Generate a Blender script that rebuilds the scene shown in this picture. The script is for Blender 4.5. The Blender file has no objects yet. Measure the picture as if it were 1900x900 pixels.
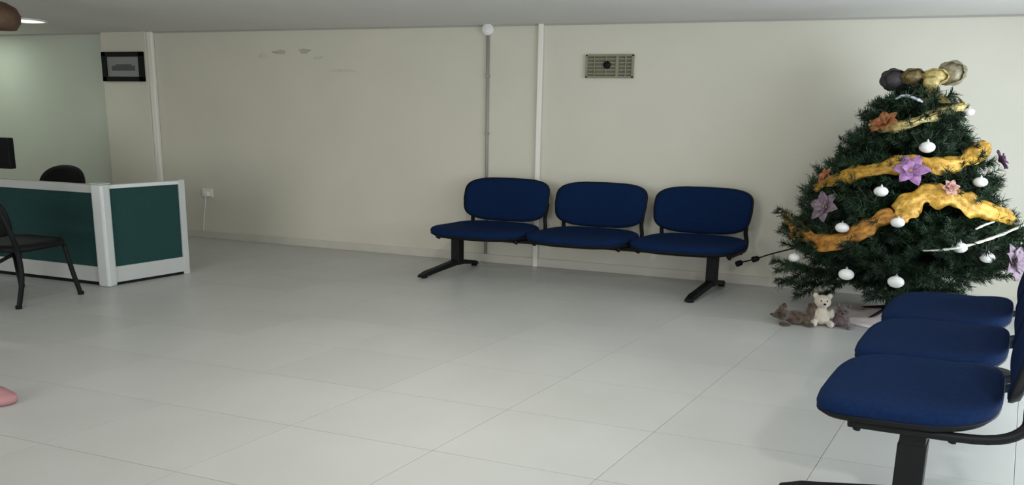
import bpy, bmesh, math, random
from mathutils import Vector, Matrix, noise
C = bpy.context.scene.collection
SC = bpy.context.scene
R = random.Random(7)
PI = math.pi

# ------------------------------------------------------------------ camera
cam_d = bpy.data.cameras.new('camera'); cam = bpy.data.objects.new('camera', cam_d); C.objects.link(cam)
cam_d.sensor_width = 36.0; cam_d.lens = 36.0 * 1300.0 / 1900.0
cam_d.clip_start = 0.02; cam_d.clip_end = 60
rx = Vector((0.9525, 0.3056, 0.0190)); ry = Vector((-0.0730, 0.1673, 0.9832)); rz = rx.cross(ry).normalized()
ry = rz.cross(rx).normalized(); rx.normalize()
m = Matrix((rx, ry, rz)).transposed().to_4x4(); m.translation = Vector((0, 0, 1.5))
cam.matrix_world = m
SC.camera = cam

# ------------------------------------------------------------------ world, light, exposure
w = bpy.data.worlds.new('world'); SC.world = w; w.use_nodes = True
w.node_tree.nodes['Background'].inputs[0].default_value = (0.75, 0.85, 1.0, 1)
w.node_tree.nodes['Background'].inputs[1].default_value = 0.6

def area(name, loc, rot, sx, sy, power, col, spread=180):
    d = bpy.data.lights.new(name, 'AREA'); d.shape = 'RECTANGLE'; d.size = sx; d.size_y = sy
    d.energy = power; d.color = col; d.spread = math.radians(spread)
    o = bpy.data.objects.new(name, d); C.objects.link(o); o.location = loc; o.rotation_euler = rot
    return o
# daylight through the glazed right side and through the front window behind the camera
area('daylight_right', (2.98, 2.9, 1.05), (0, PI/2, 0), 1.7, 5.0, 165, (0.85, 0.94, 1.0))
area('daylight_front', (0.9, -2.2, 1.3), (PI/2, 0, 0), 3.6, 2.0, 24, (0.97, 0.98, 1.0))
area('fill_front_left', (-4.5, -2.2, 1.3), (PI/2, 0, 0), 3.6, 2.0, 80, (0.97, 0.98, 1.0))  # added fill, no opening behind it; lifts the left side
# unseen ceiling fills added to even the floor and brighten the alcove wall
for lx, ly, pw, lc in ((-4.2, 3.2, 4, (1.0, 0.985, 0.93)), (-1.4, 3.0, 27, (1.0, 0.985, 0.93)), (1.2, 0.8, 35, (1.0, 0.985, 0.93)), (-8.75, 6.0, 4.5, (0.90, 1.0, 0.88))):
    d = area('ceiling_fill', (lx, ly, 2.31), (0, 0, 0), 0.26, 0.26, pw, lc); d.data.shape = 'DISK'
SC.view_settings.view_transform = 'Standard'; SC.view_settings.look = 'None'
SC.view_settings.gamma = 1.0; SC.view_settings.use_curve_mapping = False
SC.view_settings.exposure = 0.05

# ------------------------------------------------------------------ materials
def mat(name, col, rough=0.5, metal=0.0, var=0.0, scale=20.0, bump=0.0, bscale=None, sheen=0.0, col2=None, trans=0.0, stretch=None, spec=0.5, sss=0.0):
    ma = bpy.data.materials.new(name); ma.use_nodes = True
    nt = ma.node_tree; b = nt.nodes['Principled BSDF']
    b.inputs['Base Color'].default_value = (*col, 1); b.inputs['Roughness'].default_value = rough
    b.inputs['Metallic'].default_value = metal; b.inputs['Specular IOR Level'].default_value = spec
    if sheen: b.inputs['Sheen Weight'].default_value = sheen
    if trans: b.inputs['Transmission Weight'].default_value = trans
    tc = nt.nodes.new('ShaderNodeTexCoord'); mp = nt.nodes.new('ShaderNodeMapping')
    nt.links.new(tc.outputs['Object'], mp.inputs['Vector'])
    if stretch: mp.inputs['Scale'].default_value = stretch
    if var or col2:
        n = nt.nodes.new('ShaderNodeTexNoise'); n.inputs['Scale'].default_value = scale; n.inputs['Detail'].default_value = 4
        nt.links.new(mp.outputs[0], n.inputs['Vector'])
        cr = nt.nodes.new('ShaderNodeValToRGB')
        lo = tuple(c*(1-var) for c in col); hi = col2 if col2 else tuple(min(1, c*(1+var)) for c in col)
        cr.color_ramp.elements[0].color = (*lo, 1); cr.color_ramp.elements[1].color = (*hi, 1)
        cr.color_ramp.elements[0].position = 0.3; cr.color_ramp.elements[1].position = 0.7
        nt.links.new(n.outputs['Fac'], cr.inputs[0]); nt.links.new(cr.outputs[0], b.inputs['Base Color'])
    if bump:
        n2 = nt.nodes.new('ShaderNodeTexNoise'); n2.inputs['Scale'].default_value = bscale or scale; n2.inputs['Detail'].default_value = 3
        nt.links.new(mp.outputs[0], n2.inputs['Vector'])
        bp = nt.nodes.new('ShaderNodeBump'); bp.inputs['Strength'].default_value = bump; bp.inputs['Distance'].default_value = 0.01
        nt.links.new(n2.outputs['Fac'], bp.inputs['Height']); nt.links.new(bp.outputs[0], b.inputs['Normal'])
    return ma

M = {}
M['wall'] = mat('wall_paint', (0.675, 0.65, 0.55), 0.65, var=0.025, scale=1.5, bump=0.05, bscale=60)
M['wall_greenlit'] = mat('wall_paint_greenlit', (0.56, 0.61, 0.52), 0.65, var=0.02, scale=1.5)  # tinted green to carry the downlight's glow in the alcove wall colour
M['ceiling'] = mat('ceiling_paint', (0.72, 0.71, 0.68), 0.8, var=0.02, scale=2)
M['gap'] = mat('shadow_gap_paint', (0.40, 0.39, 0.36), 0.8)
M['trimw'] = mat('white_plastic_trunking', (0.86, 0.84, 0.76), 0.4)
M['conduit'] = mat('grey_conduit', (0.34, 0.335, 0.29), 0.5)
M['base'] = mat('skirting_tile', (0.60, 0.575, 0.50), 0.4, var=0.04, scale=5)
M['grout'] = mat('tile_grout', (0.44, 0.44, 0.42), 0.8)
M['navy'] = mat('navy_fabric', (0.0032, 0.0155, 0.060), 0.9, var=0.18, scale=60, bump=0.25, bscale=500, spec=0.12)
M['black_plastic'] = mat('black_plastic', (0.0055, 0.006, 0.007), 0.55, var=0.1, scale=30, spec=0.18)
M['black_metal'] = mat('black_powder_coat', (0.006, 0.0065, 0.007), 0.5, var=0.1, scale=30, spec=0.2)
M['teal'] = mat('teal_fabric', (0.003, 0.045, 0.042), 0.8, var=0.12, scale=50, bump=0.15, bscale=400)
M['laminate'] = mat('grey_laminate', (0.52, 0.53, 0.52), 0.45, var=0.03, scale=6)
M['alu'] = mat('pale_aluminium', (0.66, 0.69, 0.68), 0.35, var=0.02, scale=10)
M['screen'] = mat('dark_screen', (0.012, 0.012, 0.013), 0.25)
M['needle'] = mat('pine_needles', (0.007, 0.022, 0.010), 0.6, var=0.6, scale=9, col2=(0.020, 0.058, 0.020))
M['bark'] = mat('brown_trunk', (0.05, 0.025, 0.012), 0.8, var=0.4, scale=30)
M['pearl'] = mat('pearl_white', (0.86, 0.86, 0.84), 0.25, var=0.02, scale=10)
M['cap'] = mat('silver_cap', (0.6, 0.6, 0.6), 0.3, metal=1)
M['gold'] = mat('gold_mesh_ribbon', (0.52, 0.24, 0.018), 0.42, metal=0.15, var=0.35, scale=26, col2=(0.78, 0.47, 0.07), bump=0.4, bscale=70)
M['orange'] = mat('amber_mesh_ribbon', (0.42, 0.16, 0.02), 0.45, metal=0.15, var=0.35, scale=26, col2=(0.62, 0.30, 0.05), bump=0.4, bscale=70)
M['palegold'] = mat('pale_gold_ribbon', (0.50, 0.38, 0.13), 0.4, metal=0.2, var=0.3, scale=30, col2=(0.76, 0.62, 0.26), bump=0.4, bscale=70)
M['darkgold'] = mat('bronze_ribbon', (0.13, 0.09, 0.035), 0.45, metal=0.2, var=0.4, scale=30, col2=(0.30, 0.22, 0.09), bump=0.4, bscale=70)
M['darkbow'] = mat('dark_plum_ribbon', (0.030, 0.024, 0.026), 0.6, var=0.3, scale=30, bump=0.3, bscale=70)
M['greybow'] = mat('grey_gold_ribbon', (0.22, 0.19, 0.11), 0.45, metal=0.2, var=0.3, scale=30, col2=(0.42, 0.37, 0.24), bump=0.3, bscale=70)
M['purple'] = mat('purple_petals', (0.26, 0.09, 0.28), 0.5, var=0.3, scale=25, col2=(0.50, 0.27, 0.52))
M['mauve'] = mat('mauve_petals', (0.13, 0.08, 0.12), 0.55, var=0.3, scale=25, col2=(0.30, 0.22, 0.28))
M['pinkp'] = mat('dusty_pink_petals', (0.50, 0.22, 0.20), 0.55, var=0.25, scale=25, col2=(0.66, 0.38, 0.34))
M['rust'] = mat('rust_red_petals', (0.30, 0.08, 0.025), 0.5, var=0.3, scale=25, col2=(0.48, 0.19, 0.07))
M['plum'] = mat('dark_plum_petals', (0.07, 0.03, 0.07), 0.5, var=0.3, scale=25, col2=(0.20, 0.10, 0.20))
M['whiterib'] = mat('ivory_ribbon', (0.78, 0.80, 0.70), 0.4, var=0.05, scale=20)
M['bluerib'] = mat('icy_white_ribbon', (0.62, 0.70, 0.80), 0.4, var=0.05, scale=20)
M['cloth'] = mat('pinkish_white_cloth', (0.80, 0.70, 0.67), 0.8, var=0.06, scale=12, bump=0.2, bscale=40)
M['plush_brown'] = mat('brown_plush', (0.035, 0.020, 0.012), 0.95, var=0.5, scale=28, col2=(0.13, 0.08, 0.05), bump=0.6, bscale=160, sheen=0.3)
M['plush_cream'] = mat('cream_plush', (0.62, 0.56, 0.46), 0.95, var=0.1, scale=28, bump=0.6, bscale=160, sheen=0.3)
M['plush_dark'] = mat('dark_mauve_plush', (0.055, 0.035, 0.038), 0.95, var=0.5, scale=28, col2=(0.19, 0.13, 0.13), bump=0.6, bscale=160, sheen=0.3)
M['shade'] = mat('brown_lampshade', (0.10, 0.052, 0.030), 0.75, var=0.35, scale=9, col2=(0.15, 0.085, 0.05), bump=0.2, bscale=80)
M['vent'] = mat('olive_grey_vent', (0.24, 0.235, 0.155), 0.5, var=0.06, scale=12)
M['vent_dark'] = mat('olive_vent_recess', (0.15, 0.147, 0.095), 0.6)
M['pink'] = mat('pink_rubber', (0.42, 0.20, 0.21), 0.6, var=0.15, scale=15)
M['stain'] = mat('wall_stain', (0.46, 0.445, 0.38), 0.8, var=0.15, scale=15)
M['stain2'] = mat('wall_faint_stain', (0.62, 0.59, 0.515), 0.8, var=0.1, scale=15)
M['paperprint'] = mat('document_paper', (0.26, 0.275, 0.265), 0.35)
M['ink'] = mat('document_print', (0.085, 0.09, 0.09), 0.4)
M['worktop'] = mat('worktop_beige', (0.50, 0.46, 0.40), 0.45, var=0.05, scale=8)

# tile material: tone varies a little from tile to tile (per object), with a soft gloss
tm = mat('floor_tile', (0.62, 0.62, 0.595), 0.34, spec=0.5)
nt = tm.node_tree; b = nt.nodes['Principled BSDF']
oi = nt.nodes.new('ShaderNodeObjectInfo'); mr = nt.nodes.new('ShaderNodeMapRange')
mr.inputs[3].default_value = 0.965; mr.inputs[4].default_value = 1.02
geo = nt.nodes.new('ShaderNodeNewGeometry'); n1 = nt.nodes.new('ShaderNodeTexNoise'); n1.inputs['Scale'].default_value = 1.3; n1.inputs['Detail'].default_value = 5
nt.links.new(geo.outputs['Position'], n1.inputs['Vector'])
cr = nt.nodes.new('ShaderNodeValToRGB'); cr.color_ramp.elements[0].color = (0.475, 0.48, 0.455, 1); cr.color_ramp.elements[1].color = (0.525, 0.53, 0.51, 1)
cr.color_ramp.elements[0].position = 0.3; cr.color_ramp.elements[1].position = 0.7
mx = nt.nodes.new('ShaderNodeVectorMath'); mx.operation = 'SCALE'
nt.links.new(oi.outputs['Random'], mr.inputs[0]); nt.links.new(n1.outputs['Fac'], cr.inputs[0])
nt.links.new(cr.outputs[0], mx.inputs[0]); nt.links.new(mr.outputs[0], mx.inputs['Scale']); nt.links.new(mx.outputs[0], b.inputs['Base Color'])
M['tile'] = tm

lm = bpy.data.materials.new('lamp_glow'); lm.use_nodes = True
lb = lm.node_tree.nodes['Principled BSDF']; lb.inputs['Emission Color'].default_value = (1, 0.98, 0.9, 1); lb.inputs['Emission Strength'].default_value = 1.4
M['glow'] = lm

# ------------------------------------------------------------------ mesh helpers
def link(name, me, ma, parent=None, smooth=False):
    o = bpy.data.objects.new(name, me); C.objects.link(o)
    if ma is not None:
        me.materials.clear(); me.materials.append(M[ma] if isinstance(ma, str) else ma)
    if parent: o.parent = parent
    if smooth:
        for p in me.polygons: p.use_smooth = True
    return o
def obj(name, bm, ma, parent=None, smooth=False, angle=None):
    bmesh.ops.recalc_face_normals(bm, faces=bm.faces)
    me = bpy.data.meshes.new(name); bm.to_mesh(me); bm.free()
    o = link(name, me, ma, parent, smooth)
    if angle:
        for p in me.polygons: p.use_smooth = True
        try: me.set_sharp_from_angle(angle=math.radians(angle))
        except Exception: pass
    return o
def box(bm, x0, x1, y0, y1, z0, z1, bev=0.0, M4=None):
    r = bmesh.ops.create_cube(bm, size=1.0); vs = r['verts']
    for v in vs:
        v.co = Vector(((x0+x1)/2 + v.co.x*(x1-x0), (y0+y1)/2 + v.co.y*(y1-y0), (z0+z1)/2 + v.co.z*(z1-z0)))
    if bev:
        es = list({e for v in vs for e in v.link_edges})
        r2 = bmesh.ops.bevel(bm, geom=es, offset=bev, segments=2, affect='EDGES', profile=0.5)
        vs = list({v for f in r2['faces'] for v in f.verts} | {v for v in vs if v.is_valid})
    if M4 is not None:
        for v in vs: v.co = M4 @ v.co
    return vs
def bx(*a, **k):
    bm = bmesh.new(); box(bm, *a, **k); return bm
def tube(bm, pts, rad, seg=8, caps=True, flat=1.0):
    pts = [Vector(p) for p in pts]; n = len(pts); rings = []
    rads = rad if isinstance(rad, (list, tuple)) else [rad]*n
    prev = None
    for i, p in enumerate(pts):
        t = (pts[min(i+1, n-1)] - pts[max(i-1, 0)])
        t = t.normalized() if t.length > 1e-9 else Vector((0, 0, 1))
        if prev is None:
            up = Vector((0, 0, 1)) if abs(t.z) < 0.9 else Vector((0, 1, 0))
            u = t.cross(up).normalized()
        else:
            u = (prev - t*prev.dot(t)).normalized()
        prev = u; v = t.cross(u)
        rings.append([bm.verts.new(p + (u*math.cos(2*PI*k/seg) + v*flat*math.sin(2*PI*k/seg))*rads[i]) for k in range(seg)])
    for a, b2 in zip(rings, rings[1:]):
        for k in range(seg): bm.faces.new((a[k], a[(k+1) % seg], b2[(k+1) % seg], b2[k]))
    if caps:
        bm.faces.new(rings[0][::-1]); bm.faces.new(rings[-1])
def smooth_path(pts, n=6):
    P = [Vector(p) for p in pts]; out = []
    for i in range(len(P)-1):
        p0 = P[max(i-1, 0)]; p1 = P[i]; p2 = P[i+1]; p3 = P[min(i+2, len(P)-1)]
        for k in range(n):
            t = k/n
            out.append(0.5*((2*p1) + (p2-p0)*t + (2*p0-5*p1+4*p2-p3)*t*t + (3*p1-p0-3*p2+p3)*t**3))
    out.append(P[-1]); return out
def lathe(bm, prof, seg=24, c=(0, 0, 0)):
    rings = []
    for r, z in prof:
        if r < 1e-6: rings.append([bm.verts.new((c[0], c[1], c[2]+z))])
        else: rings.append([bm.verts.new((c[0]+r*math.cos(2*PI*k/seg), c[1]+r*math.sin(2*PI*k/seg), c[2]+z)) for k in range(seg)])
    for a, b2 in zip(rings, rings[1:]):
        for k in range(seg):
            k2 = (k+1) % seg
            if len(a) == 1 and len(b2) == 1: continue
            if len(a) == 1: bm.faces.new((a[0], b2[k2], b2[k]))
            elif len(b2) == 1: bm.faces.new((a[k], a[k2], b2[0]))
            else: bm.faces.new((a[k], a[k2], b2[k2], b2[k]))
def pad(rings, fn, n=40, ex=3.4):
    """Closed cushion: rings = [(scale, t)], fn(u, v, t) -> point, u,v in the unit superellipse."""
    bm = bmesh.new(); rs = []
    for s, t in rings:
        if s < 1e-6: rs.append([bm.verts.new(fn(0, 0, t))]); continue
        ring = []
        for k in range(n):
            a = 2*PI*k/n; c, s2 = math.cos(a), math.sin(a)
            u = math.copysign(abs(c)**(2/ex), c)*s; v = math.copysign(abs(s2)**(2/ex), s2)*s
            ring.append(bm.verts.new(fn(u, v, t)))
        rs.append(ring)
    for a, b2 in zip(rs, rs[1:]):
        for k in range(n):
            k2 = (k+1) % n
            if len(a) == 1: bm.faces.new((a[0], b2[k2], b2[k]))
            elif len(b2) == 1: bm.faces.new((a[k], a[k2], b2[0]))
            else: bm.faces.new((a[k], a[k2], b2[k2], b2[k]))
    return bm
def thing(name, label, cat, loc=(0, 0, 0), rotz=0.0, group=None):
    o = bpy.data.objects.new(name, None); C.objects.link(o); o.empty_display_size = 0.1
    o.location = loc; o.rotation_euler = (0, 0, rotz)
    return tag(o, label, cat, group)
def tag(o, label, cat, group=None):
    o['label'] = label; o['category'] = cat
    if group: o['group'] = group
    return o
def struct(o): o['kind'] = 'structure'; return o

# ------------------------------------------------------------------ setting
WY, CZ = 6.6, 2.33
XL, XR, YB = -9.2, 2.85, -2.6
floor = struct(obj('floor', bx(XL-0.2, XR+0.2, YB-0.2, WY+0.2, -0.2, -0.004), 'grout'))
def tile_mesh(dep):
    bm = bmesh.new(); g = 0.0012; wx = 0.745; k = 0.3346
    c = [(g, g), (wx-g, g), (wx-g, dep-g), (g, dep-g)]
    bot = [bm.verts.new((x+k*y, y, -0.0038)) for x, y in c]
    e = 0.0008
    c2 = [(g+e, g+e), (wx-g-e, g+e), (wx-g-e, dep-g-e), (g+e, dep-g-e)]
    mid = [bm.verts.new((x+k*y, y, -0.0003)) for x, y in c]
    top = [bm.verts.new((x+k*y, y, 0.0)) for x, y in c2]
    bm.faces.new(top); bm.faces.new(bot[::-1])
    for lo, hi in ((bot, mid), (mid, top)):
        for i in range(4): bm.faces.new((lo[i], lo[(i+1) % 4], hi[(i+1) % 4], hi[i]))
    bmesh.ops.recalc_face_normals(bm, faces=bm.faces)
    me = bpy.data.meshes.new('tile'); bm.to_mesh(me); bm.free(); me.materials.append(M['tile']); return me
t_full = tile_mesh(0.535); t_cut = tile_mesh(WY-0.001-(2.69+0.535*7))
for r in range(-3, 8):
    y0 = 2.69 + 0.535*r
    for c in range(-13, 8):
        x0 = -0.465 + 0.745*c + 0.3346*(y0-2.69)
        if x0 < XL or x0+0.745+0.18 > XR+0.19: continue
        # only where the camera can see the floor
        if x0 < -1.35*y0 - 2.6: continue
        o = bpy.data.objects.new('tile', t_cut if r == 7 else t_full); C.objects.link(o)
        o.parent = floor; o.location = (x0, y0, 0)

struct(obj('ceiling', bx(XL-0.2, XR+0.2, YB-0.2, WY+0.2, CZ, CZ+0.2), 'ceiling'))
wb = struct(obj('wall_back', bx(-7.05, XR+0.2, WY, WY+0.2, -0.2, CZ+0.2), 'wall'))
struct(obj('wall_alcove', bx(XL-0.2, -7.05, WY, WY+0.2, -0.2, CZ+0.2), 'wall_greenlit'))
struct(obj('wall_left', bx(XL-0.2, XL, YB-0.2, WY, -0.2, CZ+0.2), 'wall'))
# right side and front: glazed openings outside the frame, only their surrounds matter
bm = bmesh.new()
box(bm, XR, XR+0.2, YB-0.2, 1.6, 0, CZ); box(bm, XR, XR+0.2, 6.25, WY, 0, CZ)
box(bm, XR, XR+0.2, 1.6, 6.25, 2.22, CZ); box(bm, XR, XR+0.2, 1.6, 6.25, 0, 0.12)
struct(obj('wall_right', bm, 'wall'))
bm = bmesh.new()
box(bm, XL, -1.0, YB-0.2, YB, 0, CZ); box(bm, 2.75, XR, YB-0.2, YB, 0, CZ)
box(bm, -1.0, 2.75, YB-0.2, YB, 2.28, CZ); box(bm, -1.0, 2.75, YB-0.2, YB, 0, 0.25)
struct(obj('wall_front', bm, 'wall'))
struct(obj('baseboard_back', bx(-6.395, XR, WY-0.014, WY, 0, 0.085, bev=0.004), 'base'))
struct(obj('ceiling_shade_strip', bx(XL, XR, WY-0.010, WY, CZ-0.016, CZ), 'gap'))  # dark strip stands in for the shade along the ceiling joint
# pillar at the left with its light corner trunking
struct(obj('pillar', bx(-7.12, -6.47, WY-0.06, WY, 0, CZ, bev=0.006), 'wall'))
struct(obj('trim_2', bx(-6.47, -6.395, WY-0.045, WY, 0, CZ, bev=0.012), 'trimw'))
struct(obj('trim_3', bx(-1.865, -1.815, WY-0.035, WY, 0, CZ, bev=0.008), 'trimw'))
def stain(px, pz, sx, sz, ma):
    bm = bmesh.new(); n = 18
    vs = []
    for k in range(n):
        a = 2*PI*k/n; f = 1+0.18*math.sin(3*a+px*7)+0.1*math.sin(5*a+pz*9)
        vs.append((px+sx*f*math.cos(a), pz+sz*f*math.sin(a)))
    a = [bm.verts.new((x, WY-0.0015, z)) for x, z in vs]; c = [bm.verts.new((x, WY, z)) for x, z in vs]
    bm.faces.new(a)
    for k in range(n): bm.faces.new((a[k], c[k], c[(k+1) % n], a[(k+1) % n]))
    obj('stain', bm, ma, wb)
stain(-4.74, 2.094, 0.085, 0.022, 'stain'); stain(-4.43, 2.103, 0.07, 0.026, 'stain')
stain(-4.96, 2.055, 0.06, 0.026, 'stain2'); stain(-4.27, 2.035, 0.06, 0.02, 'stain2'); stain(-3.98, 1.90, 0.16, 0.016, 'stain2')

# ------------------------------------------------------------------ wall fittings
t = thing('cable_conduit', 'thin grey cable conduit with white round box near the ceiling, running down beige wall', 'conduit', (-2.37, WY, 0))
bm = bmesh.new(); tube(bm, [(0, -0.014, 0.09), (0, -0.014, 2.27)], 0.0155, 8); obj('pipe', bm, 'conduit', t, True)
bm = bmesh.new(); lathe(bm, [(0, 0), (0.055, 0), (0.06, 0.008), (0.055, 0.045), (0.03, 0.055), (0, 0.055)], 20)
for v in bm.verts: v.co = Vector((v.co.x+0.005, -v.co.z, v.co.y+2.285))
obj('junction_box', bm, 'pearl', t, angle=40)
for zz in (0.75, 1.3, 1.85):
    obj('clip', bx(-0.022, 0.022, -0.032, 0, zz-0.012, zz+0.012, bev=0.003), 'conduit', t)

t = thing('wall_vent', 'olive grey rectangular vent grille with a dark knob, high on the beige wall', 'vent', (-1.18, WY, 1.94))
hw, hh = 0.222, 0.105
bm = bmesh.new()
box(bm, -hw, hw, -0.03, 0, hh-0.018, hh, bev=0.003); box(bm, -hw, hw, -0.03, 0, -hh, -hh+0.018, bev=0.003)
box(bm, -hw, -hw+0.02, -0.03, 0, -hh, hh, bev=0.003); box(bm, hw-0.02, hw, -0.03, 0, -hh, hh, bev=0.003)
obj('frame', bm, 'vent', t)
obj('back_plate', bx(-hw+0.01, hw-0.01, -0.008, 0, -hh+0.01, hh-0.01), 'vent_dark', t)
for x, wd in ((0.072, 0.03), (0.150, 0.014), (-0.14, 0.010), (-0.03, 0.010)):
    obj('bar', bx(x-wd/2, x+wd/2, -0.026, -0.008, -hh+0.016, hh-0.016, bev=0.002), 'vent', t)
for k in range(5):
    z = -0.066+0.033*k
    obj('slat', bx(-hw+0.018, hw-0.018, -0.020, -0.009, z-0.006, z+0.006), 'vent', t)
bm = bmesh.new(); lathe(bm, [(0, 0), (0.034, 0), (0.034, 0.02), (0.022, 0.03), (0, 0.032)], 18)
for v in bm.verts: v.co = Vector((v.co.x-0.022, -0.014-v.co.z, v.co.y+0.012))
obj('knob', bm, 'black_plastic', t, angle=40)

t = thing('picture_frame', 'black framed document hanging on the pillar left of the beige wall', 'picture', (-6.80, WY-0.06, 1.94))
hw, hh, fw = 0.30, 0.165, 0.066
bm = bmesh.new()
box(bm, -hw, hw, -0.03, 0, hh-fw*0.8, hh, bev=0.004); box(bm, -hw, hw, -0.03, 0, -hh, -hh+fw*0.8, bev=0.004)
box(bm, -hw, -hw+fw, -0.03, 0, -hh, hh, bev=0.004); box(bm, hw-fw, hw, -0.03, 0, -hh, hh, bev=0.004)
obj('frame', bm, 'black_plastic', t)
pa = obj('document', bx(-hw+0.03, hw-0.03, -0.012, 0, -hh+0.03, hh-0.03), 'paperprint', t)
bm = bmesh.new(); box(bm, -0.17, 0.17, -0.0135, -0.0115, -0.045, 0.012); box(bm, -0.11, 0.12, -0.0135, -0.0115, 0.012, 0.028)
obj('printed_band', bm, 'ink', pa)

t = thing('wall_socket', 'small cream wall socket with plug, low on the wall beside the desk', 'socket', (-5.78, WY, 0.53))
obj('plate', bx(-0.075, 0.075, -0.015, 0, -0.05, 0.05, bev=0.005), 'trimw', t)
pg = obj('plug', bx(-0.02, 0.05, -0.07, -0.015, -0.035, 0.02, bev=0.010), 'pearl', t)
bm = bmesh.new(); tube(bm, smooth_path([(0.015, -0.06, -0.03), (0.0, -0.055, -0.12), (-0.05, -0.03, -0.28), (-0.07, -0.03, -0.44)]), 0.006, 6)
obj('cord', bm, 'trimw', pg, True)

# recessed ceiling downlight
t = thing('downlight', 'round white recessed ceiling downlight, glowing above the reception desk', 'ceiling light', (-6.93, 5.50, CZ))
bm = bmesh.new(); lathe(bm, [(0.190, 0), (0.195, -0.010), (0.165, -0.014), (0.160, 0.0)], 32); obj('rim', bm, 'trimw', t, True)
bm = bmesh.new(); lathe(bm, [(0, -0.022), (0.10, -0.019), (0.160, -0.008), (0.160, 0.0)], 32); obj('diffuser', bm, 'glow', t)
ld = bpy.data.lights.new('downlight_lamp', 'SPOT'); ld.energy = 8; ld.spot_size = math.radians(140); ld.spot_blend = 0.8; ld.shadow_soft_size = 0.1; ld.color = (0.88, 1.0, 0.88)
lo = bpy.data.objects.new('downlight_lamp', ld); C.objects.link(lo); lo.location = (-7.0, 5.75, CZ-0.03)

# brown pendant shade, mostly cut by the frame at the upper left
t = thing('pendant_lamp', 'rounded brown pendant lampshade hanging in the upper left corner of the picture', 'lamp', (-5.365, 4.0, CZ))
bm = bmesh.new(); lathe(bm, [(0.03, -0.075), (0.09, -0.09), (0.15, -0.125), (0.175, -0.18), (0.17, -0.235), (0.14, -0.285), (0.12, -0.285), (0.15, -0.235), (0.155, -0.18), (0.13, -0.13), (0.03, -0.085)], 36)
obj('lamp_shade', bm, 'shade', t, True)
bm = bmesh.new(); tube(bm, [(0, 0, -0.005), (0, 0, -0.09)], 0.008, 8); obj('stem', bm, 'black_metal', t, True)
bm = bmesh.new(); lathe(bm, [(0, 0), (0.055, 0), (0.05, -0.02), (0, -0.022)], 20); obj('canopy_plate', bm, 'shade', t, True)
bm = bmesh.new(); lathe(bm, [(0.0, -0.12), (0.03, -0.12), (0.045, -0.17), (0.04, -0.205), (0, -0.225)], 16); obj('bulb', bm, 'pearl', t, True)

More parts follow.
